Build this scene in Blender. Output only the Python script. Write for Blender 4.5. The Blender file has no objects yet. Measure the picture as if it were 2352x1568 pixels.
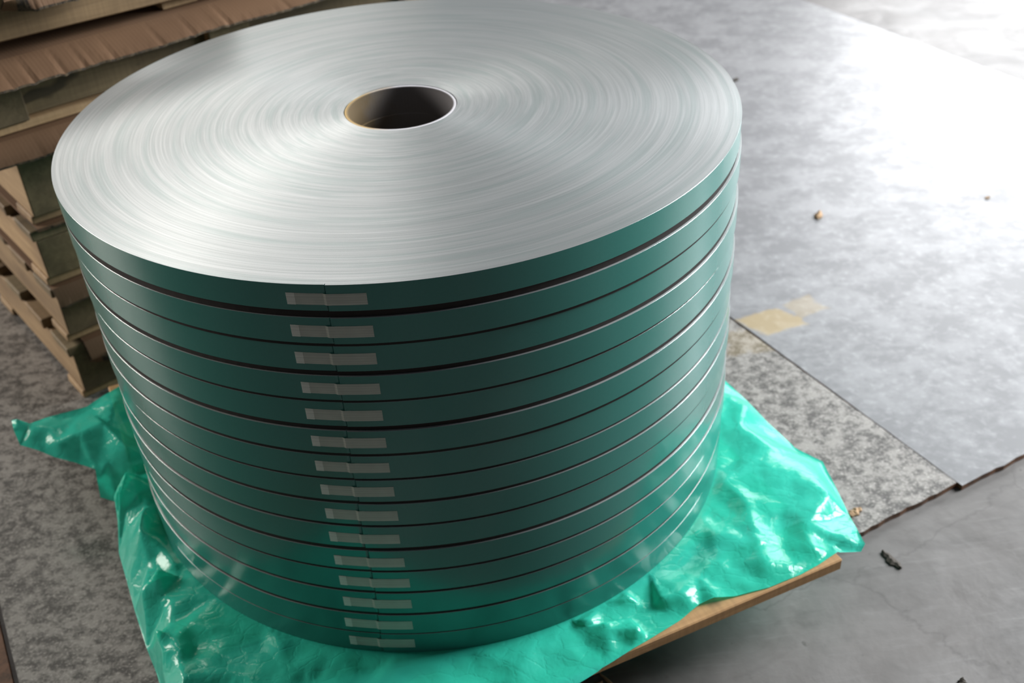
import bpy, bmesh, math, random
from mathutils import Vector, Matrix, noise
from mathutils.geometry import delaunay_2d_cdt
S = bpy.context.scene
COL = S.collection
random.seed(7)
rad = math.radians

# ------------------------------------------------------------------ camera
cam_data = bpy.data.cameras.new('camera')
cam_data.sensor_width = 36.0
cam_data.lens = 2535.05 * 36.0 / 2352.0
cam_data.clip_end = 200.0
cam = bpy.data.objects.new('camera', cam_data)
COL.objects.link(cam)
C0 = Vector((0.0, -1.563954, 1.273127))
FWD = Vector((0.07471995, 0.81700261, -0.57177239))
RIGHT = Vector((0.99007882, -0.12920269, -0.05523227))
UP = Vector((0.11899944, 0.56197278, 0.81855099))
M = Matrix.Identity(4)
for i in range(3):
    M[i][0] = RIGHT[i]; M[i][1] = UP[i]; M[i][2] = -FWD[i]; M[i][3] = C0[i]
cam.matrix_world = M
cam_data.dof.use_dof = True
cam_data.dof.focus_distance = 1.24
cam_data.dof.aperture_fstop = 5.6
S.camera = cam

# ------------------------------------------------------------------ world, lights, exposure
world = bpy.data.worlds.new('interior_daylight')
S.world = world
world.use_nodes = True
bg = world.node_tree.nodes['Background']
bg.inputs['Color'].default_value = (0.86, 0.93, 1.0, 1)
bg.inputs['Strength'].default_value = 0.085


def area(name, loc, target, sx, sy, power, color):
    d = bpy.data.lights.new(name, 'AREA')
    d.shape = 'RECTANGLE'; d.size = sx; d.size_y = sy
    d.energy = power; d.color = color
    o = bpy.data.objects.new(name, d)
    COL.objects.link(o)
    o.location = loc
    o.rotation_euler = (Vector(target) - Vector(loc)).to_track_quat('-Z', 'Y').to_euler()
    return o


# open loading doorway at the back right, high window at the back left, roof light overhead
area('doorway_daylight', (5.7, 6.4, 2.4), (0.4, 0.2, 0.0), 4.4, 3.8, 440, (0.97, 0.98, 1.0))
area('side_window_daylight', (4.0, 0.55, 2.3), (0.3, 0.0, 0.2), 1.6, 2.2, 430, (0.95, 0.98, 1.0))
area('back_window_daylight', (-1.2, 6.0, 4.0), (-0.2, 0.0, 0.6), 2.4, 0.5, 36, (1.0, 0.97, 0.93))
area('high_window_daylight', (-3.2, 5.2, 6.2), (-0.2, 0.0, 0.2), 0.8, 1.0, 52, (1.0, 0.95, 0.88))
area('left_doorway_daylight', (-6.2, 2.2, 2.4), (-0.3, 0.2, 0.2), 2.6, 2.6, 430, (1.0, 0.94, 0.86))

S.view_settings.view_transform = 'Standard'
S.view_settings.look = 'None'
S.view_settings.gamma = 1.0
S.view_settings.use_curve_mapping = False
S.view_settings.exposure = 0.0


# ------------------------------------------------------------------ helpers
class NT:
    """small node-tree builder"""

    def __init__(self, name):
        self.m = bpy.data.materials.new(name)
        self.m.use_nodes = True
        self.t = self.m.node_tree
        self.t.nodes.clear()
        self.out = self.n('ShaderNodeOutputMaterial')

    def n(self, kind, **kw):
        nd = self.t.nodes.new(kind)
        for k, v in kw.items():
            setattr(nd, k, v)
        return nd

    def l(self, a, b):
        self.t.links.new(a, b)

    def set(self, sock, v):
        if hasattr(v, 'is_linked') or isinstance(v, bpy.types.NodeSocket):
            self.l(v, sock)
        elif isinstance(v, (tuple, list)) and len(v) == 3 and sock.type == 'RGBA':
            sock.default_value = (*v, 1)
        else:
            sock.default_value = v

    def coord(self, kind='Object'):
        return self.n('ShaderNodeTexCoord').outputs[kind]

    def mapping(self, vec, scale=(1, 1, 1), loc=(0, 0, 0), rot=(0, 0, 0)):
        m = self.n('ShaderNodeMapping')
        self.l(vec, m.inputs['Vector'])
        m.inputs['Scale'].default_value = scale
        m.inputs['Location'].default_value = loc
        m.inputs['Rotation'].default_value = rot
        return m.outputs['Vector']

    def noise(self, vec, scale=5, detail=4, rough=0.55, dist=0.0):
        nn = self.n('ShaderNodeTexNoise')
        self.l(vec, nn.inputs['Vector'])
        nn.inputs['Scale'].default_value = scale
        nn.inputs['Detail'].default_value = detail
        nn.inputs['Roughness'].default_value = rough
        nn.inputs['Distortion'].default_value = dist
        return nn.outputs['Fac']

    def ramp(self, fac, stops):
        r = self.n('ShaderNodeValToRGB')
        self.l(fac, r.inputs['Fac'])
        el = r.color_ramp.elements
        while len(el) < len(stops):
            el.new(0.5)
        for e, (p, c) in zip(el, stops):
            e.position = p
            if isinstance(c, (int, float)):
                c = (c, c, c)
            e.color = (*c, 1)
        return r.outputs['Color']

    def math(self, op, a, b=0.0, clamp=False):
        m = self.n('ShaderNodeMath', operation=op, use_clamp=clamp)
        self.set(m.inputs[0], a); self.set(m.inputs[1], b)
        return m.outputs[0]

    def mix(self, fac, a, b, mode='MIX'):
        m = self.n('ShaderNodeMix', data_type='RGBA', blend_type=mode)
        self.set(m.inputs[0], fac); self.set(m.inputs[6], a); self.set(m.inputs[7], b)
        return m.outputs[2]

    def bump(self, h, strength=0.3, dist=0.01, normal=None):
        b = self.n('ShaderNodeBump')
        b.inputs['Strength'].default_value = strength
        b.inputs['Distance'].default_value = dist
        self.l(h, b.inputs['Height'])
        if normal is not None:
            self.l(normal, b.inputs['Normal'])
        return b.outputs['Normal']

    def bsdf(self, **kw):
        b = self.n('ShaderNodeBsdfPrincipled')
        for k, v in kw.items():
            self.set(b.inputs[k.replace('_', ' ')], v)
        return b

    def done(self, shader):
        self.l(shader, self.out.inputs['Surface'])
        return self.m


def link(name, bm, mat, parent=None, smooth=False):
    me = bpy.data.meshes.new(name)
    bm.to_mesh(me); bm.free()
    for m in (mat if isinstance(mat, (list, tuple)) else [mat]):
        me.materials.append(m)
    if smooth:
        for pl in me.polygons:
            pl.use_smooth = True
    o = bpy.data.objects.new(name, me)
    COL.objects.link(o)
    if parent:
        o.parent = parent
    return o


def thing(name, label, cat, loc=(0, 0, 0), rotz=0.0, group=None):
    o = bpy.data.objects.new(name, None)
    COL.objects.link(o)
    o.empty_display_size = 0.05
    o.location = loc; o.rotation_euler = (0, 0, rotz)
    return tag(o, label, cat, group)


def tag(o, label, cat, group=None, kind=None):
    o['label'] = label; o['category'] = cat
    if group:
        o['group'] = group
    if kind:
        o['kind'] = kind
    return o


def box_bm(L, W, T, ch=0.002, jit=0.0, rng=None):
    """chamfered box, length along X, centred on its base"""
    bm = bmesh.new()
    bmesh.ops.create_cube(bm, size=1.0)
    for v in bm.verts:
        v.co = Vector((v.co.x * L, v.co.y * W, (v.co.z + 0.5) * T))
        if jit and rng:
            v.co += Vector((rng.uniform(-jit, jit), rng.uniform(-jit, jit), rng.uniform(-jit, jit) * 0.3))
    if ch:
        bmesh.ops.bevel(bm, geom=list(bm.edges), offset=ch, segments=1, affect='EDGES', profile=0.5)
    return bm


_board_cache = {}


def board(name, L, W, T, loc, rotz, mat, parent, ch=0.002, variant=0, ends=None):
    key = (round(L, 4), round(W, 4), round(T, 4), mat.name, variant)
    if key not in _board_cache:
        rng = random.Random(hash(key[:3]) & 0xffff)
        bm = box_bm(L, W, T, ch, 0.0015, rng)
        if ends:
            bm.normal_update()
            for f in bm.faces:
                f.material_index = 1 if abs(f.normal.x) > 0.5 else 0
        o = link(name, bm, [mat, ends] if ends else mat, parent)
        _board_cache[key] = o.data
    else:
        o = bpy.data.objects.new(name, _board_cache[key])
        COL.objects.link(o); o.parent = parent
    o.location = loc; o.rotation_euler = (0, 0, rotz)
    return o


# ------------------------------------------------------------------ materials
def mat_concrete():
    t = NT('concrete_floor')
    co = t.coord()
    big = t.ramp(t.noise(co, 1.9, 6, 0.62, 0.4), [(0.33, 0.0), (0.64, 1.0)])
    med = t.noise(co, 7, 6, 0.62, 0.6)
    scr = t.noise(t.mapping(co, (3, 28, 3), rot=(0, 0, rad(35))), 3, 6, 0.65)
    pits = t.noise(co, 42, 3, 0.5)
    c = t.mix(big, (0.044, 0.040, 0.037), (0.165, 0.152, 0.144))
    c = t.mix(t.math('MULTIPLY', med, 0.55), c, (0.20, 0.192, 0.188))
    c = t.mix(t.ramp(scr, [(0.55, 0.0), (0.75, 0.35)]), c, (0.25, 0.242, 0.238))
    c = t.mix(t.ramp(pits, [(0.22, 0.85), (0.31, 0.0)]), c, (0.06, 0.055, 0.05))
    vo = t.n('ShaderNodeTexVoronoi', feature='DISTANCE_TO_EDGE')
    wv = t.n('ShaderNodeVectorMath', operation='ADD')
    t.l(co, wv.inputs[0]); t.l(comb(t, t.math('MULTIPLY', med, 0.12), t.math('MULTIPLY', big, 0.1)), wv.inputs[1])
    t.l(wv.outputs[0], vo.inputs['Vector']); vo.inputs['Scale'].default_value = 1.7
    c = t.mix(t.ramp(vo.outputs['Distance'], [(0.0, 0.35), (0.006, 0.0)]), c, (0.05, 0.045, 0.042))
    smudge = t.noise(t.mapping(co, (2, 5, 2), rot=(0, 0, rad(-30))), 2.3, 5, 0.6, 0.8)
    c = t.mix(t.ramp(smudge, [(0.52, 0.0), (0.72, 0.5)]), c, (0.055, 0.05, 0.047))
    rough = t.ramp(med, [(0.3, 0.36), (0.7, 0.52)])
    b = t.bsdf(Base_Color=c, Roughness=rough, Normal=t.bump(t.math('ADD', med, t.math('MULTIPLY', pits, 0.5)), 0.25, 0.004))
    return t.done(b.outputs[0])


def mat_plate(name, dark, light, mottle, rough0, rough1, speck=0.0, ochre=()):
    t = NT(name)
    co = t.coord()
    big = t.noise(co, 1.6, 5, 0.6)
    med = t.noise(t.mapping(co, (1, 1.25, 1), rot=(0, 0, rad(20))), mottle, 7, 0.66, 0.25)
    fine = t.noise(co, mottle * 5, 4, 0.6)
    patchy = t.noise(co, mottle * 0.3, 3, 0.6)
    f = t.math('ADD', t.math('ADD', t.math('MULTIPLY', med, 0.60), t.math('MULTIPLY', fine, 0.18)), t.math('MULTIPLY', patchy, 0.22))
    c = t.mix(t.ramp(f, [(0.44, 0.0), (0.555, 1.0)]), dark, light)
    c = t.mix(t.math('MULTIPLY', big, 0.45), c, tuple(0.6 * x for x in light))
    if speck:
        c = t.mix(t.math('MULTIPLY', t.ramp(fine, [(0.55, 0.0), (0.68, 1.0)]), speck), c, tuple(min(1, 1.7 * x) for x in light))
    for (cx, cy, sx, sy, ang, amt) in ochre:                      # worn ochre paint left on the steel
        v = t.mapping(t.mapping(co, loc=(-cx, -cy, 0)), (1 / sx, 1 / sy, 0), rot=(0, 0, ang))
        sep = t.n('ShaderNodeSeparateXYZ'); t.l(v, sep.inputs[0])
        d = t.math('MAXIMUM', t.math('ABSOLUTE', sep.outputs[0]), t.math('ABSOLUTE', sep.outputs[1]))
        d = t.math('ADD', d, t.math('MULTIPLY', t.math('SUBTRACT', med, 0.5), 1.6))
        k = t.math('MULTIPLY', t.ramp(d, [(0.78, 1.0), (1.0, 0.0)]), amt)
        c = t.mix(k, c, (0.50, 0.34, 0.10))
    rough = t.ramp(f, [(0.35, rough0), (0.65, rough1)])
    b = t.bsdf(Base_Color=c, Roughness=rough, Metallic=0.0, Normal=t.bump(f, 0.35, 0.003))
    b.inputs['Specular IOR Level'].default_value = 0.55
    return t.done(b.outputs[0])


def mat_wood(name, a, b_, dark, rough=0.7):
    t = NT(name)
    info = t.n('ShaderNodeObjectInfo')
    off = t.n('ShaderNodeVectorMath', operation='SCALE')
    t.set(off.inputs[0], (3.1, 7.7, 5.3)); t.l(info.outputs['Random'], off.inputs['Scale'])
    add = t.n('ShaderNodeVectorMath', operation='ADD')
    t.l(t.coord(), add.inputs[0]); t.l(off.outputs[0], add.inputs[1])
    v = add.outputs[0]
    grain = t.noise(t.mapping(v, (2.2, 45, 45)), 2.0, 6, 0.62, 0.8)
    big = t.noise(t.mapping(v, (1, 4, 4)), 3.0, 3, 0.5)
    saw = t.noise(t.mapping(v, (90, 3, 3)), 2.0, 2, 0.5)
    c = t.mix(t.ramp(grain, [(0.3, 0.0), (0.7, 1.0)]), a, b_)
    c = t.mix(t.ramp(big, [(0.45, 0.0), (0.72, 0.75)]), c, dark)
    c = t.mix(t.math('MULTIPLY', t.ramp(saw, [(0.4, 0.0), (0.65, 1.0)]), 0.22), c, dark)
    knots = t.noise(t.mapping(v, (1, 2.2, 2.2)), 11, 1, 0.4)
    c = t.mix(t.ramp(knots, [(0.72, 0.0), (0.78, 0.8)]), c, tuple(0.4 * x for x in dark))
    hue = t.n('ShaderNodeHueSaturation'); t.l(c, hue.inputs['Color'])
    t.l(t.math('ADD', t.math('MULTIPLY', info.outputs['Random'], 0.5), 0.75), hue.inputs['Value'])
    bs = t.bsdf(Base_Color=hue.outputs[0], Roughness=rough, Normal=t.bump(grain, 0.4, 0.002))
    return t.done(bs.outputs[0])


def mat_cardboard():
    t = NT('corrugated_cardboard')
    co = t.coord()
    sep = t.n('ShaderNodeSeparateXYZ'); t.l(co, sep.inputs[0])
    wob = t.noise(co, 6, 3, 0.5)
    flute = t.math('SINE', t.math('MULTIPLY', sep.outputs[0], 2 * math.pi / 0.0075))
    c = t.mix(wob, (0.125, 0.066, 0.033), (0.19, 0.105, 0.054))
    c = t.mix(t.math('MULTIPLY', t.math('ADD', flute, 1.0), 0.035), c, (0.22, 0.12, 0.07))
    b = t.bsdf(Base_Color=c, Roughness=0.75, Normal=t.bump(flute, 0.05, 0.001))
    return t.done(b.outputs[0])


def mat_cardboard_edge():
    t = NT('cardboard_cut_edge')
    n = t.noise(t.mapping(t.coord(), (1, 1, 1)), 160, 2, 0.5)
    c = t.ramp(n, [(0.4, (0.035, 0.026, 0.018)), (0.65, (0.12, 0.085, 0.05))])
    b = t.bsdf(Base_Color=c, Roughness=0.9)
    return t.done(b.outputs[0])


def polar(t):
    """object-space radius plus unit direction"""
    co = t.coord()
    sep = t.n('ShaderNodeSeparateXYZ'); t.l(co, sep.inputs[0])
    r = t.math('SQRT', t.math('ADD', t.math('MULTIPLY', sep.outputs[0], sep.outputs[0]),
                              t.math('MULTIPLY', sep.outputs[1], sep.outputs[1])))
    ux = t.math('DIVIDE', sep.outputs[0], t.math('ADD', r, 1e-4))
    uy = t.math('DIVIDE', sep.outputs[1], t.math('ADD', r, 1e-4))
    return co, sep, r, ux, uy


def comb(t, x, y, z=0.0):
    c = t.n('ShaderNodeCombineXYZ')
    t.set(c.inputs[0], x); t.set(c.inputs[1], y); t.set(c.inputs[2], z)
    return c.outputs[0]


def mat_wound_edges():
    """the face of the coil: thousands of bare strip edges wound in rings"""
    t = NT('wound_strip_edges')
    co, sep, r, ux, uy = polar(t)
    vf = comb(t, t.math('MULTIPLY', r, 420), t.math('MULTIPLY', ux, 1.6), t.math('MULTIPLY', uy, 1.6))
    vm = comb(t, t.math('MULTIPLY', r, 75), t.math('MULTIPLY', ux, 1.2), t.math('MULTIPLY', uy, 1.2))
    fine = t.noise(vf, 1.0, 3, 0.6)
    med = t.noise(vm, 1.0, 4, 0.65)
    grit = t.noise(co, 900, 2, 0.5)
    h = t.math('ADD', t.math('MULTIPLY', fine, 0.5), t.math('MULTIPLY', med, 0.7))
    c = t.mix(t.ramp(fine, [(0.3, 0.0), (0.7, 1.0)]), (0.43, 0.465, 0.465), (0.63, 0.65, 0.65))
    c = t.mix(t.ramp(med, [(0.38, 0.5), (0.52, 0.0)]), c, (0.36, 0.445, 0.435))
    c = t.mix(t.math('MULTIPLY', grit, 0.2), c, (0.90, 0.88, 0.87))
    tan = t.n('ShaderNodeTangent', direction_type='RADIAL', axis='Z')
    b = t.bsdf(Base_Color=c, Metallic=1.0, Roughness=0.33, Anisotropic=0.72,
               Normal=t.bump(t.math('ADD', h, t.math('MULTIPLY', grit, 0.25)), 0.13, 0.002))
    t.l(tan.outputs[0], b.inputs['Tangent'])
    b.inputs['Anisotropic Rotation'].default_value = 0.25
    d = t.n('ShaderNodeBsdfDiffuse'); t.l(c, d.inputs['Color'])
    mx = t.n('ShaderNodeMixShader'); mx.inputs[0].default_value = 0.3
    t.l(b.outputs[0], mx.inputs[1]); t.l(d.outputs[0], mx.inputs[2])
    return t.done(mx.outputs[0])


def mat_green_paint():
    t = NT('green_painted_strip')
    co, sep, r, ux, uy = polar(t)
    w = t.noise(comb(t, t.math('MULTIPLY', ux, 9), t.math('MULTIPLY', uy, 9), t.math('MULTIPLY', sep.outputs[2], 8)), 1.0, 2, 0.5)
    fl = t.noise(co, 260, 2, 0.5)
    c = t.mix(fl, (0.026, 0.185, 0.154), (0.030, 0.205, 0.172))
    b = t.bsdf(Base_Color=c, Roughness=0.24, Normal=t.bump(w, 0.012, 0.01))
    b.inputs['Specular IOR Level'].default_value = 0.62
    b.inputs['Coat Weight'].default_value = 0.25
    b.inputs['Coat Roughness'].default_value = 0.12
    return t.done(b.outputs[0])


def mat_tape(name, col, alpha):
    t = NT(name)
    co = t.coord()
    sep = t.n('ShaderNodeSeparateXYZ'); t.l(co, sep.inputs[0])
    st = t.noise(comb(t, t.math('MULTIPLY', sep.outputs[0], 9), t.math('MULTIPLY', sep.outputs[1], 9), t.math('MULTIPLY', sep.outputs[2], 900)), 1.0, 2, 0.5)
    patch = t.noise(co, 45, 3, 0.5)
    c = t.mix(t.ramp(st, [(0.3, 0.0), (0.7, 1.0)]), tuple(0.72 * x for x in col), col)
    b = t.bsdf(Base_Color=c, Roughness=0.5)
    tr = t.n('ShaderNodeBsdfTransparent')
    mx = t.n('ShaderNodeMixShader')
    t.l(t.math('ADD', alpha - 0.10, t.math('MULTIPLY', patch, 0.2), True), mx.inputs[0])
    t.l(tr.outputs[0], mx.inputs[1]); t.l(b.outputs[0], mx.inputs[2])
    return t.done(mx.outputs[0])


def mat_core():
    t = NT('kraft_paper_core')
    co, sep, r, ux, uy = polar(t)
    n = t.noise(co, 22, 4, 0.6)
    k = t.ramp(t.math('ADD', t.math('MULTIPLY', ux, -0.5), t.math('MULTIPLY', n, 0.5)), [(0.30, 0.0), (0.62, 1.0)])
    c = t.mix(k, (0.80, 0.78, 0.82), (0.62, 0.43, 0.20))
    bore_shade = t.ramp(r, [(0.0790, 1.0), (0.0796, 0.0)])
    c = t.mix(bore_shade, c, t.mix(n, (0.012, 0.010, 0.009), (0.024, 0.020, 0.018)))  # bore wall painted near black, shade inside the tube put into the colour
    b = t.bsdf(Base_Color=c, Roughness=0.75)
    b.inputs['Specular IOR Level'].default_value = 0.25
    return t.done(b.outputs[0])


def mat_film():
    t = NT('green_plastic_film')
    co = t.coord()
    n1 = t.noise(co, 9, 4, 0.6, 0.5)
    n2 = t.noise(co, 55, 4, 0.6, 1.0)
    c = t.mix(n1, (0.04, 0.76, 0.545), (0.08, 0.90, 0.69))
    warp = t.n('ShaderNodeVectorMath', operation='ADD')
    t.l(co, warp.inputs[0])
    t.l(comb(t, t.math('MULTIPLY', n2, 0.02), t.math('MULTIPLY', n1, 0.04)), warp.inputs[1])
    vo = t.n('ShaderNodeTexVoronoi', feature='DISTANCE_TO_EDGE')
    t.l(t.mapping(warp.outputs[0], (1, 1.5, 1), rot=(0, 0, rad(25))), vo.inputs['Vector'])
    vo.inputs['Scale'].default_value = 30
    crease = t.ramp(vo.outputs['Distance'], [(0.0, 0.0), (0.09, 1.0)])        # fine wrinkles pressed into the film
    nrm = t.bump(t.math('ADD', n1, t.math('MULTIPLY', n2, 0.25)), 0.18, 0.012)
    nrm = t.bump(crease, 0.22, 0.0012, nrm)
    b = t.bsdf(Base_Color=c, Roughness=0.19, Normal=nrm)
    b.inputs['Specular IOR Level'].default_value = 0.65
    tl = t.n('ShaderNodeBsdfTranslucent'); t.l(c, tl.inputs['Color'])
    m1 = t.n('ShaderNodeMixShader'); m1.inputs[0].default_value = 0.32
    t.l(b.outputs[0], m1.inputs[1]); t.l(tl.outputs[0], m1.inputs[2])
    tr = t.n('ShaderNodeBsdfTransparent'); tr.inputs['Color'].default_value = (0.14, 0.82, 0.68, 1)
    m2 = t.n('ShaderNodeMixShader'); m2.inputs[0].default_value = 0.27
    t.l(m1.outputs[0], m2.inputs[1]); t.l(tr.outputs[0], m2.inputs[2])
    return t.done(m2.outputs[0])


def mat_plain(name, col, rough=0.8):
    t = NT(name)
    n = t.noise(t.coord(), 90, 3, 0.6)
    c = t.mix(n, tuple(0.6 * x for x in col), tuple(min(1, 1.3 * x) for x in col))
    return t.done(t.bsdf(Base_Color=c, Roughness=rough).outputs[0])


CONCRETE = mat_concrete()
PLATE_ROUGH = mat_plate('mill_scale_plate', (0.035, 0.032, 0.029), (0.31, 0.29, 0.27), 38, 0.5, 0.34, 0.5,
                        [(0.70 - 0.922, 0.335 + 0.171, 0.07, 0.05, 0.0, 0.15)])
PLATE_SMOOTH = mat_plate('worn_steel_plate', (0.18, 0.18, 0.188), (0.28, 0.28, 0.29), 9, 0.42, 0.32, 0.2,
                         [(0.765 - 0.922, 0.395 + 0.171, 0.062, 0.045, rad(-22), 0.45), (0.855 - 0.922, 0.44 + 0.171, 0.045, 0.035, rad(-22), 0.25)])
RUST = mat_plate('rusty_plate_rim', (0.06, 0.035, 0.022), (0.17, 0.075, 0.035), 30, 0.8, 0.6)
WOOD = mat_wood('sawn_pallet_wood', (0.31, 0.20, 0.10), (0.44, 0.30, 0.16), (0.15, 0.09, 0.045))
WOOD_TAN = mat_wood('fresh_sawn_wood', (0.36, 0.195, 0.075), (0.50, 0.29, 0.125), (0.17, 0.085, 0.035))
WOOD_BROWN = mat_wood('brown_sawn_wood', (0.17, 0.108, 0.05), (0.25, 0.165, 0.082), (0.09, 0.055, 0.026))
WOOD_OLD = mat_wood('weathered_pallet_wood', (0.15, 0.11, 0.058), (0.23, 0.17, 0.09), (0.065, 0.046, 0.024))
CARD = mat_cardboard()
CARD_EDGE = mat_cardboard_edge()
EDGES = mat_wound_edges()
GREEN = mat_green_paint()
TAPE = mat_tape('fibre_tape', (0.80, 0.79, 0.69), 0.68)
TAPE_TAB = mat_tape('fibre_tape_tab', (0.92, 0.91, 0.82), 0.9)
CORE = mat_core()
GAP_DARK = mat_plain('coil_gap_shade', (0.014, 0.009, 0.007))  # near-black brown standing in for the shade between coils
FILM = mat_film()

# ------------------------------------------------------------------ the floor: concrete with loose steel plates on it
FLOOR_Z = -0.142
PLATE_Z = -0.130
bm = bmesh.new()
bmesh.ops.create_grid(bm, x_segments=24, y_segments=24, size=14.0)
fl = link('floor', bm, CONCRETE)
fl.location = (0, 2.0, FLOOR_Z); fl['kind'] = 'structure'

PA = rad(22.2)
PU = Vector((math.cos(PA), math.sin(PA), 0)); PV = Vector((-math.sin(PA), math.cos(PA), 0))
PC = Vector((0.922, -0.171, 0))                      # shared corner of the two plates


def plate(name, label, u0, u1, v0, v1, mat, seed, turn=0.0):
    """flame-cut plate with a slightly ragged outline"""
    rng = random.Random(seed)
    t = thing(name, label, 'steel plate', (PC.x, PC.y, PLATE_Z), 0)
    pts = []
    cor = [(u0, v0), (u1, v0), (u1, v1), (u0, v1)]
    for k in range(4):
        a, b = cor[k], cor[(k + 1) % 4]
        n = 90
        for i in range(n):
            f = i / n
            j = rng.uniform(-0.0018, 0.0018) if k % 2 == 0 else rng.uniform(-0.0005, 0.0005)
            u = a[0] + (b[0] - a[0]) * f; v = a[1] + (b[1] - a[1]) * f
            if k % 2 == 0: v += j
            else: u += j
            p = PU * u + PV * v
            p.rotate(Matrix.Rotation(turn, 3, 'Z'))
            pts.append(p)
    bm = bmesh.new()
    top = [bm.verts.new((p.x, p.y, 0)) for p in pts]
    bot = [bm.verts.new((p.x, p.y, -0.0115)) for p in pts]
    bm.faces.new(top)
    n = len(pts)
    for i in range(n):
        f = bm.faces.new((top[i], bot[i], bot[(i + 1) % n], top[(i + 1) % n]))
        f.material_index = 1
    bmesh.ops.triangulate(bm, faces=[f for f in bm.faces if len(f.verts) > 4])
    sheet = link('plate_sheet', bm, [mat, RUST], t)
    return t


plate('steel_plate', 'mottled dark grey steel floor plate under the coil pallet and pallet stack', -1.572, -0.0006, 0.0, 3.3, PLATE_ROUGH, 3)
plate('steel_plate', 'smooth pale grey steel floor plate right of the coils with ochre paint patches', 0.0006, 0.60 + 0.98, -0.012, 3.3, PLATE_SMOOTH, 5, rad(-0.4))

bm = box_bm(0.10, 2.2, 0.006, 0.001)
rs = link('rusty_strip', bm, RUST)
c = PC + PU * (-1.572 - 0.058) + PV * 0.6
rs.location = (c.x, c.y, FLOOR_Z + 0.0005); rs.rotation_euler = (0, 0, PA)
tag(rs, 'rusty brown strip on the floor along the left plate edge', 'metal strip')

# ------------------------------------------------------------------ pallet under the coils
EA = rad(17.6)
pal = thing('wooden_pallet', 'low wooden pallet under the green coils, front board edge showing below the plastic', 'pallet',
            (0.595, -0.427, PLATE_Z), EA)
# local frame: origin at the right front corner, -x along the front edge, +y to the back
TOPZ = 0.122
for k in range(8):
    y = 0.052 + k * 0.135
    board('deck_board', 0.965, 0.098, 0.021, (-0.4825, y, TOPZ - 0.021), 0, WOOD_TAN, pal, variant=k % 3)
for x in (-0.15, -0.4825, -0.815):
    board('stringer', 0.84, 0.09, 0.1, (x, 0.60, 0.0005), rad(90), WOOD_OLD, pal)

# ------------------------------------------------------------------ stack of pallets and cardboard at the back left
SA = rad(32)
SO = Vector((-0.751, 0.406, 0))
SX = Vector((math.cos(SA), math.sin(SA), 0)); SY = Vector((-math.sin(SA), math.cos(SA), 0))


def stack_pallet(z, h, label, style, dx=0.0, dy=0.0, seed=0, wood=None):
    rng = random.Random(seed)
    o = SO + SX * dx + SY * dy
    wood = wood or WOOD_OLD
    t = thing('stacked_pallet', label, 'pallet', (o.x, o.y, z), SA + rad(rng.uniform(-0.12, 0.12)), 'pallets stacked behind the coils')
    L, D = (0.56 if style == 'short' else 1.04), 1.0
    bz, tz = 0.017, 0.022
    for k, y in enumerate((0.055, 0.50, 0.945)):
        if style == 'fascia' and k == 0:
            for x in (0.05, 0.475, 0.99):
                board('foot_block', 0.075, 0.085, bz, (x, y, 0), 0, WOOD, t, variant=9)
            continue
        board('bottom_board', L, 0.09, bz, (L / 2, y, 0), 0, WOOD, t, variant=rng.randrange(3))
    sh = h - bz - tz
    for x in (0.05, L / 2, L - 0.05):
        board('stringer', D, 0.09, sh, (x, D / 2 + 0.004, bz), rad(90), WOOD, t, variant=rng.randrange(3), ends=wood)
    n = 7
    for k in range(n):
        y = 0.05 + k * (D - 0.10) / (n - 1)
        board('deck_board', L + rng.uniform(-0.006, 0.006), 0.095, tz, (L / 2, y, h - tz), 0, WOOD_BROWN if k % 2 else WOOD_OLD, t, variant=rng.randrange(3))
    if style == 'fascia':                                       # full-height plank nailed across the front
        board('front_plank', 1.02, 0.02, 0.088, (L / 2 + 0.02, -0.0125, 0.022), 0, WOOD_BROWN, t, variant=7).rotation_euler = (0, rad(1.1), 0)
    if style == 'recessed':
        board('cross_board', 0.86, 0.02, h - bz - tz - 0.004, (L / 2, 0.035, bz + 0.002), 0, WOOD_OLD, t, variant=8)
    return t


tiers = [(-0.130, 0.133), (0.010, 0.133), (0.150, 0.126), (0.283, 0.178), (0.469, 0.137), (0.6125, 0.150), (0.771, 0.132)]
words = ['lowest pallet of the stack behind the coils, resting on the floor plate',
         'second pallet from the floor in the stack left of the coils',
         'third pallet from the floor in the stack left of the coils',
         'fourth pallet from the floor, with greenish block ends beside the silver coil face',
         'fifth pallet from the floor, below the widest cardboard sheet',
         'sixth pallet from the floor, with the long tan plank above the wide cardboard sheet',
         'short topmost pallet of the stack, out of view, sized for the shadow it casts']  # the last one is unseen, added to shadow the silver face
styles = ['', '', '', '', 'recessed', 'fascia', 'short']
offs = [(0.012, 0.0), (0.02, 0.005), (0.018, 0.0), (0.03, 0.004), (-0.01, 0.006), (-0.05, 0.012), (-0.02, 0.0)]
for i, ((z, h), w, st, (dx, dy)) in enumerate(zip(tiers, words, styles, offs)):
    stack_pallet(z, h, w, st, dx, dy, 20 + i)


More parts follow.
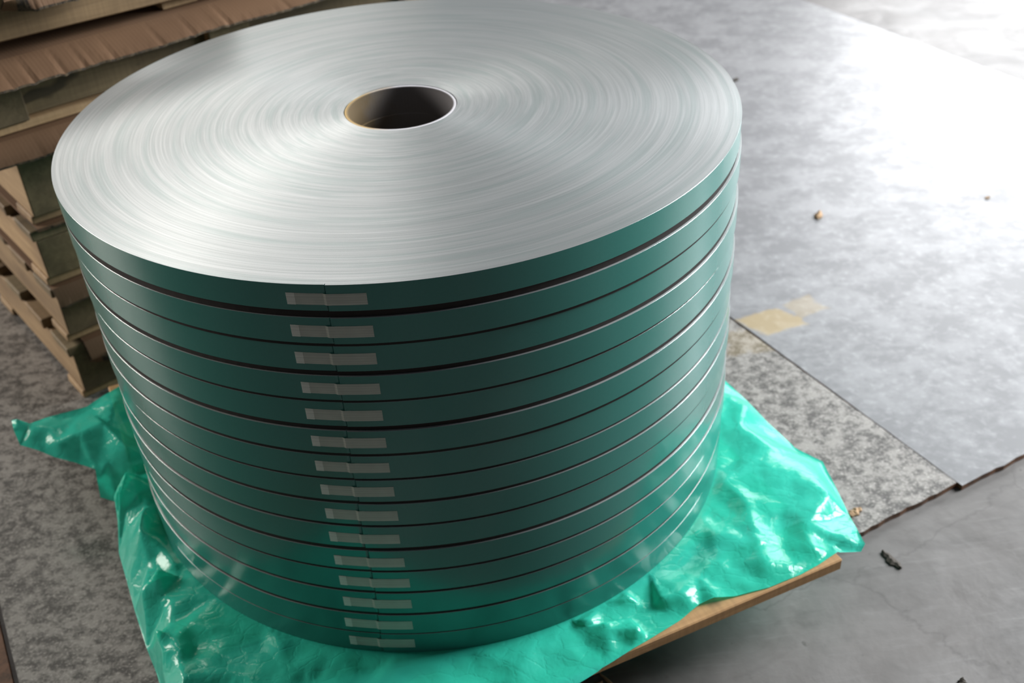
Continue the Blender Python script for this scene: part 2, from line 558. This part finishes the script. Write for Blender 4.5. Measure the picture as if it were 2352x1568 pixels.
def card_sheet(z, label, s0, s1, over, droop, folds, seed, thick=0.004, wavy=0.002, left_cut=0.0, dy=0.0):
    """corrugated sheet lying on a pallet, its front margin bent down over the edge"""
    rng = random.Random(seed)
    bm = bmesh.new()
    ns = 120
    ws = [-over, -over * 0.7, -over * 0.45, -over * 0.2 - 0.004, -0.004, 0.02, 0.06, 0.45, 0.94]
    rows = []
    fl_ = sorted(folds)
    ph = rng.uniform(0, 6)
    for w in ws:
        row = []
        for i in range(ns + 1):
            s = s0 + (s1 - s0) * i / ns
            k = max(0.0, (-w - 0.004) / (over - 0.004))
            zz = -droop * k ** 1.15
            if k > 0:
                near = min((abs(s - f) for f in fl_), default=9)
                zz -= k * 0.0025 * max(0.0, 1 - near / 0.007)
                idx = sum(1 for f in fl_ if f < s)
                zz += k * wavy * 0.35 * (((idx * 37) % 7) / 3.5 - 1) + k * wavy * 0.7 * math.sin(s * 9 + ph)
            ww = w
            if w == -over:
                ww += 0.0025 * math.sin(s * 23 + ph) + rng.uniform(-0.0012, 0.0012) * min(1.0, s1 - s0)
                if left_cut:
                    ww += over * 0.9 * max(0.0, 1 - (s - s0) / left_cut) ** 1.5
            row.append(bm.verts.new((s, ww, zz)))
        rows.append(row)
    for a, b in zip(rows, rows[1:]):
        for i in range(ns):
            bm.faces.new((a[i], a[i + 1], b[i + 1], b[i]))
    top_faces = list(bm.faces)
    r = bmesh.ops.extrude_face_region(bm, geom=top_faces)
    for v in [g for g in r['geom'] if isinstance(g, bmesh.types.BMVert)]:
        v.co.z += thick
    bmesh.ops.recalc_face_normals(bm, faces=list(bm.faces))
    for f in bm.faces:
        if abs(f.normal.z) < 0.35 and f.calc_area() < 0.0002:
            f.material_index = 1
    o = link('cardboard_sheet', bm, [CARD, CARD_EDGE])
    o.location = (SO.x + SY.x * dy, SO.y + SY.y * dy, z); o.rotation_euler = (0, 0, SA)
    return tag(o, label, 'cardboard', 'cardboard sheets between the stacked pallets')


card_sheet(0.0045, 'short brown cardboard flap above the lowest pallet of the stack', 0.045, 0.9, 0.035, 0.050, [0.13, 0.4], 1, left_cut=0.06)
card_sheet(0.1445, 'brown cardboard flap under the third pallet from the floor', 0.02, 0.95, 0.03, 0.03, [0.3], 2)
card_sheet(0.2775, 'thin cardboard edge under the fourth pallet from the floor', 0.03, 0.95, 0.006, 0.004, [], 3)
card_sheet(0.4633, 'brown cardboard sheet beside the left rim of the silver face, over the fourth pallet', -0.06, 1.0, 0.055, 0.028,
           [0.06, 0.075, 0.12, 0.16, 0.3], 4)
card_sheet(0.6070, 'widest brown cardboard sheet, creased, under the long tan plank', -0.06, 1.06, 0.085, 0.024,
           [0.015, 0.055, 0.09, 0.145, 0.185, 0.205, 0.235, 0.33, 0.40, 0.44, 0.47, 0.60], 5)
card_sheet(0.7645, 'brown cardboard corner drooping over the tan plank at the top left', 0.085, 0.30, 0.06, 0.062, [0.13, 0.2], 6, left_cut=0.05, dy=-0.028)

# ------------------------------------------------------------------ green plastic sheet
SHEET_EDGE = [(0.5613, 0.075, -0.03), (0.5822, 0.0218, -0.035), (0.5988, -0.0439, -0.035), (0.6269, -0.1187, -0.04), (0.657, -0.1758, -0.03), (0.6534, -0.2456, -0.025), (0.6469, -0.3191, -0.02), (0.64, -0.4, -0.004), (0.631, -0.4075, -0.012), (0.5978, -0.4052, -0.01), (0.5538, -0.429, -0.008), (0.521, -0.4431, -0.006), (0.464, -0.4604, -0.006), (0.4109, -0.4684, -0.005), (0.3761, -0.4719, 0.002), (0.3543, -0.4746, -0.004), (0.3162, -0.499, -0.006), (0.2644, -0.5249, -0.008), (0.2393, -0.5365, -0.008), (0.2001, -0.557, -0.008), (0.1519, -0.5798, -0.008), (0.03, -0.615, -0.008), (-0.1, -0.655, -0.008), (-0.22, -0.7, -0.01), (-0.33, -0.745, -0.03), (-0.41, -0.7, -0.06), (-0.4633, -0.4251, -0.07), (-0.4697, -0.4069, -0.068), (-0.4915, -0.3552, -0.065), (-0.5191, -0.2799, -0.06), (-0.5435, -0.207, -0.055), (-0.5655, -0.1438, -0.06), (-0.5794, -0.071, -0.06), (-0.5864, -0.0209, -0.05), (-0.614, -0.0139, -0.04), (-0.6096, -0.0129, 0.0), (-0.6133, 0.0056, 0.01), (-0.6504, 0.0249, 0.015), (-0.6888, 0.0409, 0.02), (-0.717, 0.0552, 0.028), (-0.7526, 0.0733, 0.03), (-0.7599, 0.0878, 0.055), (-0.7725, 0.122, 0.055), (-0.7563, 0.1087, 0.065), (-0.742, 0.1181, 0.045), (-0.6848, 0.1237, 0.055), (-0.6368, 0.1299, 0.06), (-0.5871, 0.1789, 0.06), (-0.52, 0.33, 0.03), (-0.4, 0.52, 0.0), (-0.1, 0.66, -0.01), (0.25, 0.62, -0.01), (0.45, 0.42, -0.03)]
SHEET_POINTS = [(0.5484, -0.0129, 0.0), (0.5602, -0.0402, 0.004), (0.5605, -0.15, 0.012), (0.5685, -0.2177, 0.014), (0.62, -0.2251, 0.002), (0.6208, -0.292, 0.008), (0.6227, -0.3913, 0.004), (0.5344, -0.1825, 0.014), (0.5288, -0.1012, 0.012), (0.5006, -0.171, 0.0), (0.4844, -0.2935, 0.014), (0.5426, -0.2959, 0.006), (0.5576, -0.355, 0.011), (0.4461, -0.3266, 0.004), (0.4711, -0.3808, 0.014), (0.5131, -0.3842, 0.0), (0.5527, -0.4081, 0.009), (0.4019, -0.4037, 0.012), (0.4322, -0.419, 0.003), (0.3633, -0.4202, 0.008), (0.4692, -0.4306, 0.008), (0.5187, -0.4284, 0.0), (0.4109, -0.3473, 0.016), (0.4433, -0.2748, 0.004), (0.4622, -0.2336, 0.012), (0.1783, -0.49, 0.012), (0.2061, -0.4969, 0.016), (0.2038, -0.4915, 0.0), (0.21, -0.5089, 0.013), (0.2536, -0.5145, 0.018), (0.2559, -0.5162, 0.012), (0.2355, -0.5393, 0.0), (0.2615, -0.5149, -0.002), (0.1707, -0.5125, -0.003), (0.1425, -0.5285, 0.003), (0.1775, -0.4935, 0.002), (0.2485, -0.4502, 0.013), (0.2974, -0.467, 0.016), (0.3261, -0.4635, 0.014), (0.2841, -0.4689, -0.002), (0.3405, -0.4809, 0), (0.2463, -0.4605, 0.003), (0.2483, -0.4813, 0.002), (0.3081, -0.4791, -0.003), (0.1126, -0.5178, 0.006), (0.0479, -0.5316, 0.008), (0.0149, -0.5425, 0), (-0.0455, -0.529, 0.006), (-0.1066, -0.5129, 0.007), (-0.1389, -0.527, 0), (-0.1997, -0.4989, 0.007), (-0.2319, -0.467, 0.004), (-0.2614, -0.4904, 0.01), (-0.2963, -0.4427, 0.003), (-0.3174, -0.4906, 0.008), (-0.3592, -0.4477, 0.003), (-0.3485, -0.4064, 0.01), (0.0757, -0.5547, 0.002), (-0.2696, -0.4484, 0.009), (-0.3677, -0.4841, 0.006), (-0.5045, -0.1464, 0.03), (-0.504, -0.1848, 0.03), (-0.4638, -0.2732, 0.026), (-0.4912, -0.2892, 0.004), (-0.4893, -0.3024, 0.012), (-0.4518, -0.3976, 0.024), (-0.4592, -0.3159, 0.002), (-0.4438, -0.3241, 0.004), (-0.4372, -0.2739, -0.003), (-0.4623, -0.2664, -0.004), (-0.4389, -0.3713, 0.0), (-0.4052, -0.3853, 0.013), (-0.449, -0.3875, 0.006), (-0.4251, -0.4111, 0.014), (-0.414, -0.4368, 0.016), (-0.4157, -0.4538, 0.008), (-0.4022, -0.486, 0.016), (-0.3972, -0.4505, 0.0), (-0.3941, -0.4163, 0.002), (-0.5437, -0.1103, 0.004), (-0.5384, -0.1359, -0.008), (-0.5325, -0.1671, -0.012), (-0.5237, -0.2019, -0.015), (-0.5346, -0.2189, -0.035), (-0.4724, -0.3879, -0.03), (-0.4435, -0.4406, -0.008), (-0.4398, -0.4624, -0.02), (-0.4424, -0.425, 0.008), (-0.4998, -0.1121, 0.016), (-0.4918, -0.1602, 0.004), (-0.4699, -0.2189, 0.01), (-0.4442, -0.2556, 0.006), (-0.4892, -0.3201, -0.02), (-0.4908, -0.2325, -0.004), (-0.5484, 0.0066, 0.06), (-0.5426, -0.0563, 0.05), (-0.5496, -0.095, 0.036), (-0.5754, -0.056, 0.0), (-0.5883, 0.0673, 0.055), (-0.5897, 0.0109, 0.025), (-0.5588, 0.0744, 0.02), (-0.5403, -0.0144, 0.01), (-0.5232, -0.0769, 0.012), (-0.7294, 0.0753, 0.045), (-0.7371, 0.1021, 0.052), (-0.7069, 0.062, 0.036), (-0.6769, 0.0502, 0.047), (-0.6365, 0.0521, 0.062), (-0.5935, 0.061, 0.072), (-0.5791, 0.1119, 0.08), (-0.6617, 0.0947, 0.056), (-0.6181, 0.1014, 0.064), (-0.6434, 0.042, 0.03), (-0.6998, 0.0909, 0.055)]



def tri_noise(x, y, cell, seed):
    """piecewise-linear noise on a jittered triangle lattice: flat facets and straight creases"""
    x, y = x / cell, y / cell
    u = x - y * 0.57735; v = y * 1.1547
    i, j = math.floor(u), math.floor(v)
    fu, fv = u - i, v - j
    h = lambda a, b: noise.cell(Vector((a * 1.37 + seed * 17.3, b * 2.11 + seed * 3.7, seed))) * 2 - 1
    if fu + fv < 1:
        return h(i, j) * (1 - fu - fv) + h(i + 1, j) * fu + h(i, j + 1) * fv
    return h(i + 1, j + 1) * (fu + fv - 1) + h(i + 1, j) * (1 - fv) + h(i, j + 1) * (1 - fu)


def inside(poly, x, y):
    c = False
    n = len(poly)
    for i in range(n):
        x1, y1 = poly[i][:2]; x2, y2 = poly[(i + 1) % n][:2]
        if (y1 > y) != (y2 > y) and x < (x2 - x1) * (y - y1) / (y2 - y1) + x1:
            c = not c
    return c


pts = list(SHEET_EDGE)
nb = len(pts)
pts += [q for q in SHEET_POINTS if inside(SHEET_EDGE, q[0], q[1])]
for k in range(60):
    a = rad(6 * k)
    pts.append((0.500 * math.cos(a), 0.500 * math.sin(a), 0.0006))
for k in range(16):
    a = rad(22.5 * k + 5)
    pts.append((0.25 * math.cos(a), 0.25 * math.sin(a), 0.0))
pts.append((0.0, 0.0, 0.0))
vc, ec, fc, ov, oe, of = delaunay_2d_cdt([Vector(q[:2]) for q in pts], [(i, (i + 1) % nb) for i in range(nb)], [], 0, 1e-5)
bm = bmesh.new()
vs = []
for k, v in enumerate(vc):
    z = pts[ov[k][0]][2] if ov[k] else 0.0
    vs.append(bm.verts.new((v.x, v.y, z)))
for f in fc:
    cx = sum(vc[i].x for i in f) / len(f); cy = sum(vc[i].y for i in f) / len(f)
    if inside(SHEET_EDGE, cx, cy):
        bm.faces.new([vs[i] for i in f])
loose = [v for v in bm.verts if not v.link_faces]
bmesh.ops.delete(bm, geom=loose, context='VERTS')
for _ in range(6):                                            # split every long edge outside the coil
    long_e = [e for e in bm.edges if e.calc_length() > 0.011 and max(v.co.xy.length for v in e.verts) > 0.47]
    if not long_e:
        break
    bmesh.ops.subdivide_edges(bm, edges=long_e, cuts=1, use_grid_fill=False)
    bmesh.ops.triangulate(bm, faces=[f for f in bm.faces if len(f.verts) > 3])
bmesh.ops.smooth_vert(bm, verts=[v for v in bm.verts if not v.is_boundary], factor=0.3, use_axis_x=True, use_axis_y=True, use_axis_z=True)
bmesh.ops.smooth_vert(bm, verts=[v for v in bm.verts if not v.is_boundary and v.co.x > 0.08 and v.co.xy.length > 0.52], factor=0.5, use_axis_x=True, use_axis_y=True, use_axis_z=True)
bmesh.ops.smooth_vert(bm, verts=[v for v in bm.verts if not v.is_boundary and v.co.x > 0.30 and v.co.xy.length > 0.52], factor=0.5, use_axis_x=True, use_axis_y=True, use_axis_z=True)
for v in bm.verts:
    r = v.co.xy.length
    if r < 0.518:
        v.co.z = min(v.co.z, 0.0004 + max(0.0, r - 0.5035) * 1.0)
        if r < 0.505:
            continue
    k = min(1.0, max(0.0, r - 0.505) / 0.025)
    x, y = v.co.x, v.co.y
    d = 0.0024 * tri_noise(x, y, 0.065, 1) + 0.0012 * tri_noise(y * 0.8 + x * 0.6, x * 0.8 - y * 0.6, 0.032, 2) + 0.0005 * tri_noise(x, y, 0.014, 3)
    v.co.z += k * d * (0.35 if v.is_boundary else 1.0)
    p1 = (x - 0.595) * math.cos(EA) + (y + 0.427) * math.sin(EA)
    p2 = -(x - 0.595) * math.sin(EA) + (y + 0.427) * math.cos(EA)
    if -0.972 < p1 < 0.007 and -0.007 < p2 < 1.06:                # lies on the deck boards
        v.co.z = max(v.co.z, -0.0066)
for f in bm.faces:
    f.smooth = True
bmesh.ops.recalc_face_normals(bm, faces=list(bm.faces))
film = link('plastic_sheet', bm, FILM)
tag(film, 'crumpled shiny green plastic sheet spread under the coils and over the pallet', 'plastic sheet')

# ------------------------------------------------------------------ the fifteen coils
R0 = 0.5
CORE_R, CORE_T = 0.0838, 0.0050
Z_TOP = [0.6278, 0.5834, 0.5423, 0.4998, 0.4587, 0.4154, 0.3736, 0.3326, 0.2919, 0.2505, 0.2071, 0.1664, 0.1240, 0.0800, 0.0396]
Z_BOT = [0.5925, 0.5472, 0.5059, 0.4634, 0.4215, 0.3789, 0.3365, 0.2965, 0.2551, 0.2128, 0.1709, 0.1290, 0.0845, 0.0425, 0.0012]
SEAM = [-102.5, -102.7, -102.95, -103.0, -103.0, -103.25, -103.25, -103.25, -103.55, -103.4, -103.15, -103.3, -103.2, -103.35, -103.5]
TAPES = [(-108.0, -97.24, 0.6161, 0.6008), (-108.38, -97.2, 0.5724, 0.5566), (-108.54, -97.3, 0.5320, 0.5158), (-108.58, -97.56, 0.4887, 0.4729),
         (-108.77, -97.74, 0.4467, 0.4307), (-108.74, -97.9, 0.4050, 0.3891), (-108.78, -97.8, 0.3628, 0.3469), (-108.85, -97.8, 0.3220, 0.3058),
         (-108.92, -97.85, 0.2803, 0.2632), (-108.85, -97.9, 0.2376, 0.2210), (-108.9, -97.84, 0.1945, 0.1777), (-108.88, -97.63, 0.1539, 0.1371),
         (-108.83, -97.71, 0.1116, 0.0948), (-109.15, -97.95, 0.0678, 0.0514), (-109.03, -98.05, 0.0291, 0.0121)]
RAD = [0.0, 0.0006, -0.0010, 0.0008, -0.0006, 0.0006, 0.0002, -0.0004, 0.0006, -0.0004, 0.0002, 0.0008, -0.0002, 0.0006, -0.0006]
OFF = [(0, 0), (0.0014, -0.0006), (0.0004, 0.0004), (0.0016, 0.0), (0.001, 0.0004), (0.0016, -0.0006), (0.0, 0.0006), (0.001, 0.0),
       (0.0016, 0.0004), (-0.0006, 0.0), (0.0004, -0.0006), (0.0014, 0.0004), (0.0, 0.0), (-0.001, 0.0006), (-0.0012, 0.0)]


def side_radius(R, d):
    """outer radius d degrees past the lap seam: the strip end stands a little proud there"""
    step = 0.0005
    r = R - step * (d / 360.0)
    r += 0.0004 * math.exp(-d / 5.0)
    back = 360.0 - d
    r -= 0.0003 * math.exp(-back / 2.5)
    return r


def winding_bm(R, h, seam):
    bm = bmesh.new()
    degs = []
    d = 0.0
    while d < 359.7:
        degs.append(d)
        d += 0.4 if (d < 12 or d > 352) else 1.0
    degs += [359.86, 359.87, 360.0]
    b = 0.00014
    rings = []
    for d in degs:
        a = rad(seam + d)
        r = side_radius(R, d) - (0.0015 if d > 359.865 else 0.0)
        ca, sa = math.cos(a), math.sin(a)
        prof = [(0.0848, h), (0.28, h), (r - b, h), (r, h - b), (r, b), (r - b, 0.0), (0.0848, 0.0)]
        rings.append([bm.verts.new((q * ca, q * sa, z)) for q, z in prof])
    m = len(rings[0])
    for A, B in zip(rings, rings[1:]):
        for k in range(m):
            f = bm.faces.new((A[k], B[k], B[(k + 1) % m], A[(k + 1) % m]))
            f.material_index = 1 if k == 3 else 0
            f.smooth = True
    for A, B in zip(rings, rings[1:]):
        for k in range(m):
            bm.edges.get((A[k], B[k])).smooth = False
    a, z = rings[0], rings[-1]
    for k in (2, 3, 4):                                          # the cut end of the outer wrap
        bm.faces.new((a[k], a[k + 1], z[k + 1], z[k]))
    bmesh.ops.recalc_face_normals(bm, faces=list(bm.faces))
    return bm


def core_bm(h, drop):
    bm = bmesh.new()
    n = 96
    ro, ri = CORE_R, CORE_R - CORE_T
    c = 0.0008
    prof = [(ri, -drop), (ri, h - c), (ri + c, h), (ro - c, h), (ro, h - c), (ro, -drop)]
    rg = [[bm.verts.new((q * math.cos(2 * math.pi * i / n), q * math.sin(2 * math.pi * i / n), z)) for q, z in prof] for i in range(n)]
    m = len(prof)
    for i in range(n):
        A, B = rg[i], rg[(i + 1) % n]
        for k in range(m):
            f = bm.faces.new((A[k], B[k], B[(k + 1) % m], A[(k + 1) % m]))
            f.smooth = True
            bm.edges.get((A[k], B[k])).smooth = False
    bmesh.ops.recalc_face_normals(bm, faces=list(bm.faces))
    return bm


def ring_bm(ri, ro, h):
    bm = bmesh.new()
    n = 180
    rg = [[bm.verts.new((q * math.cos(2 * math.pi * k / n), q * math.sin(2 * math.pi * k / n), z)) for q, z in ((ri, 0), (ri, h), (ro, h), (ro, 0))] for k in range(n)]
    for k in range(n):
        A, B = rg[k], rg[(k + 1) % n]
        for q in range(4):
            bm.faces.new((A[q], B[q], B[(q + 1) % 4], A[(q + 1) % 4]))
    bmesh.ops.recalc_face_normals(bm, faces=list(bm.faces))
    return bm


def strip_bm(R, seam, a0, a1, z0, z1, lift, n, skew=0.0):
    """a piece of tape lying on the curved side"""
    bm = bmesh.new()
    cols = []
    for i in range(n + 1):
        a = a0 + (a1 - a0) * i / n
        d = (a - seam) % 360.0
        r = side_radius(R, d) + lift
        if abs(a - seam) < 0.5:
            r = R + lift + 0.0007
        col = []
        for z, rr in ((z0, r), (z1, r), (z1, r - lift * 0.8), (z0, r - lift * 0.8)):
            col.append(bm.verts.new((rr * math.cos(rad(a)), rr * math.sin(rad(a)), z)))
        cols.append(col)
    for A, B in zip(cols, cols[1:]):
        for k in range(4):
            bm.faces.new((A[k], B[k], B[(k + 1) % 4], A[(k + 1) % 4]))
    bm.faces.new(cols[0]); bm.faces.new(cols[-1][::-1])
    bmesh.ops.recalc_face_normals(bm, faces=list(bm.faces))
    return bm


ORD = ['topmost', 'second', 'third', 'fourth', 'fifth', 'sixth', 'seventh', 'eighth', 'ninth', 'tenth', 'eleventh', 'twelfth', 'thirteenth', 'fourteenth']
for i in range(15):
    zt, zb = Z_TOP[i], Z_BOT[i]
    R = R0 + RAD[i]
    if i == 0:
        lab = 'topmost green strip coil, its silver wound face and core hole fully in view'
    elif i == 14:
        lab = 'lowest green strip coil, resting on the green plastic sheet'
    else:
        lab = '%s green strip coil counting down from the silver top face' % ORD[i]
    t = thing('strip_coil', lab, 'coil', (OFF[i][0], OFF[i][1], zb), 0, 'green strip coils in one stack')
    link('winding', winding_bm(R, zt - zb, SEAM[i]), [EDGES, GREEN], t)
    nxt = zb - Z_TOP[i + 1] if i < 14 else 0.0005
    link('core_tube', core_bm(zt - zb - (0.0008 if i == 0 else 0.0), nxt - 0.0003), CORE, t)
    if i < 14:
        link('gap_shade_ring', ring_bm(0.30, 0.4988, nxt - 0.0006), GAP_DARK, t).location = (0, 0, 0.0003 - nxt)  # added ring, coloured dark so the gap under each coil stays black
    a0, a1, y1, y0 = TAPES[i]
    tp = link('tape', strip_bm(R, SEAM[i], a0, a1, y0 - zb, y1 - zb, 0.0004, 28), TAPE, t)
    tp['label'] = 'grey fibre tape over the strip end'
    tb = link('tape_tab', strip_bm(R, SEAM[i], a0 - 0.02, a0 + 1.15, y0 - zb - 0.0001, y1 - zb + 0.0001, 0.0008, 4), TAPE_TAB, tp)
    tb['label'] = 'paler folded tape end'

# ------------------------------------------------------------------ litter on the floor
CHIP_DARK = mat_plain('dark_bark', (0.05, 0.04, 0.03))
CHIP_TAN = mat_plain('pale_wood_chip', (0.42, 0.27, 0.15))


def chip(name, label, x, y, L, W, T, ang, mat, seed, z=PLATE_Z, curl=0.0):
    rng = random.Random(seed)
    bm = bmesh.new()
    n = 9
    up, dn = [], []
    for i in range(n + 1):
        f = i / n
        w = W * (0.15 + 0.85 * math.sin(math.pi * min(1, max(0, f * 0.9 + 0.06))) ** 0.7) * rng.uniform(0.75, 1.1)
        xx = (f - 0.5) * L
        zc = curl * (2 * f - 1) ** 2 + 0.0006
        o = rng.uniform(-0.12, 0.12) * W
        up.append([bm.verts.new((xx, o + w / 2, zc + T * 0.4)), bm.verts.new((xx, o, zc + T * rng.uniform(0.7, 1.0))), bm.verts.new((xx, o - w / 2, zc + T * 0.35))])
        dn.append([bm.verts.new((xx, o + w / 2, zc)), bm.verts.new((xx, o - w / 2, zc))])
    for i in range(n):
        a, b, c, d = up[i], up[i + 1], dn[i], dn[i + 1]
        bm.faces.new((a[0], b[0], b[1], a[1])); bm.faces.new((a[1], b[1], b[2], a[2]))
        bm.faces.new((a[2], b[2], d[1], c[1])); bm.faces.new((c[0], d[0], b[0], a[0])); bm.faces.new((c[0], c[1], d[1], d[0]))
    for e in (0, n):
        bm.faces.new((up[e][0], up[e][1], up[e][2], dn[e][1], dn[e][0]))
    bmesh.ops.recalc_face_normals(bm, faces=list(bm.faces))
    o = link(name, bm, mat)
    o.location = (x, y, z); o.rotation_euler = (0, 0, rad(ang))
    return tag(o, label, 'wood chip' if 'chip' in name or 'splinter' in name else 'debris')


chip('bark_flake', 'dark curled bark flake on the concrete right of the pallet corner', 0.735, -0.322, 0.046, 0.015, 0.006, -70, CHIP_DARK, 1, FLOOR_Z)
chip('wood_chip', 'brown wood chip alone on the pale steel plate', 1.031, 0.833, 0.034, 0.018, 0.012, 60, CHIP_TAN, 2)
chip('wood_chip', 'tiny tan chip on the bright plate far right', 1.481, 0.828, 0.014, 0.008, 0.005, 10, CHIP_TAN, 3)
chip('wood_chip', 'dull chip on the plate behind the right rim of the coils', 1.093, 1.763, 0.022, 0.014, 0.008, 40, CHIP_DARK, 4)
chip('wood_chip', 'tan wood fragment at the right edge of the plastic sheet', 0.712, -0.213, 0.03, 0.016, 0.008, 30, CHIP_TAN, 5)
chip('wood_splinter', 'thin tan splinter on the dark floor below the pallet edge', 0.214, -0.486, 0.045, 0.005, 0.004, -58, CHIP_TAN, 6, FLOOR_Z)
chip('wood_splinter', 'bent tan splinter left of another splinter on the dark floor', 0.185, -0.492, 0.040, 0.006, 0.005, 25, CHIP_TAN, 7, FLOOR_Z)
chip('bark_flake', 'small dark flake on the concrete at the bottom right', 0.737, -0.58, 0.018, 0.014, 0.006, 70, CHIP_DARK, 8, FLOOR_Z)
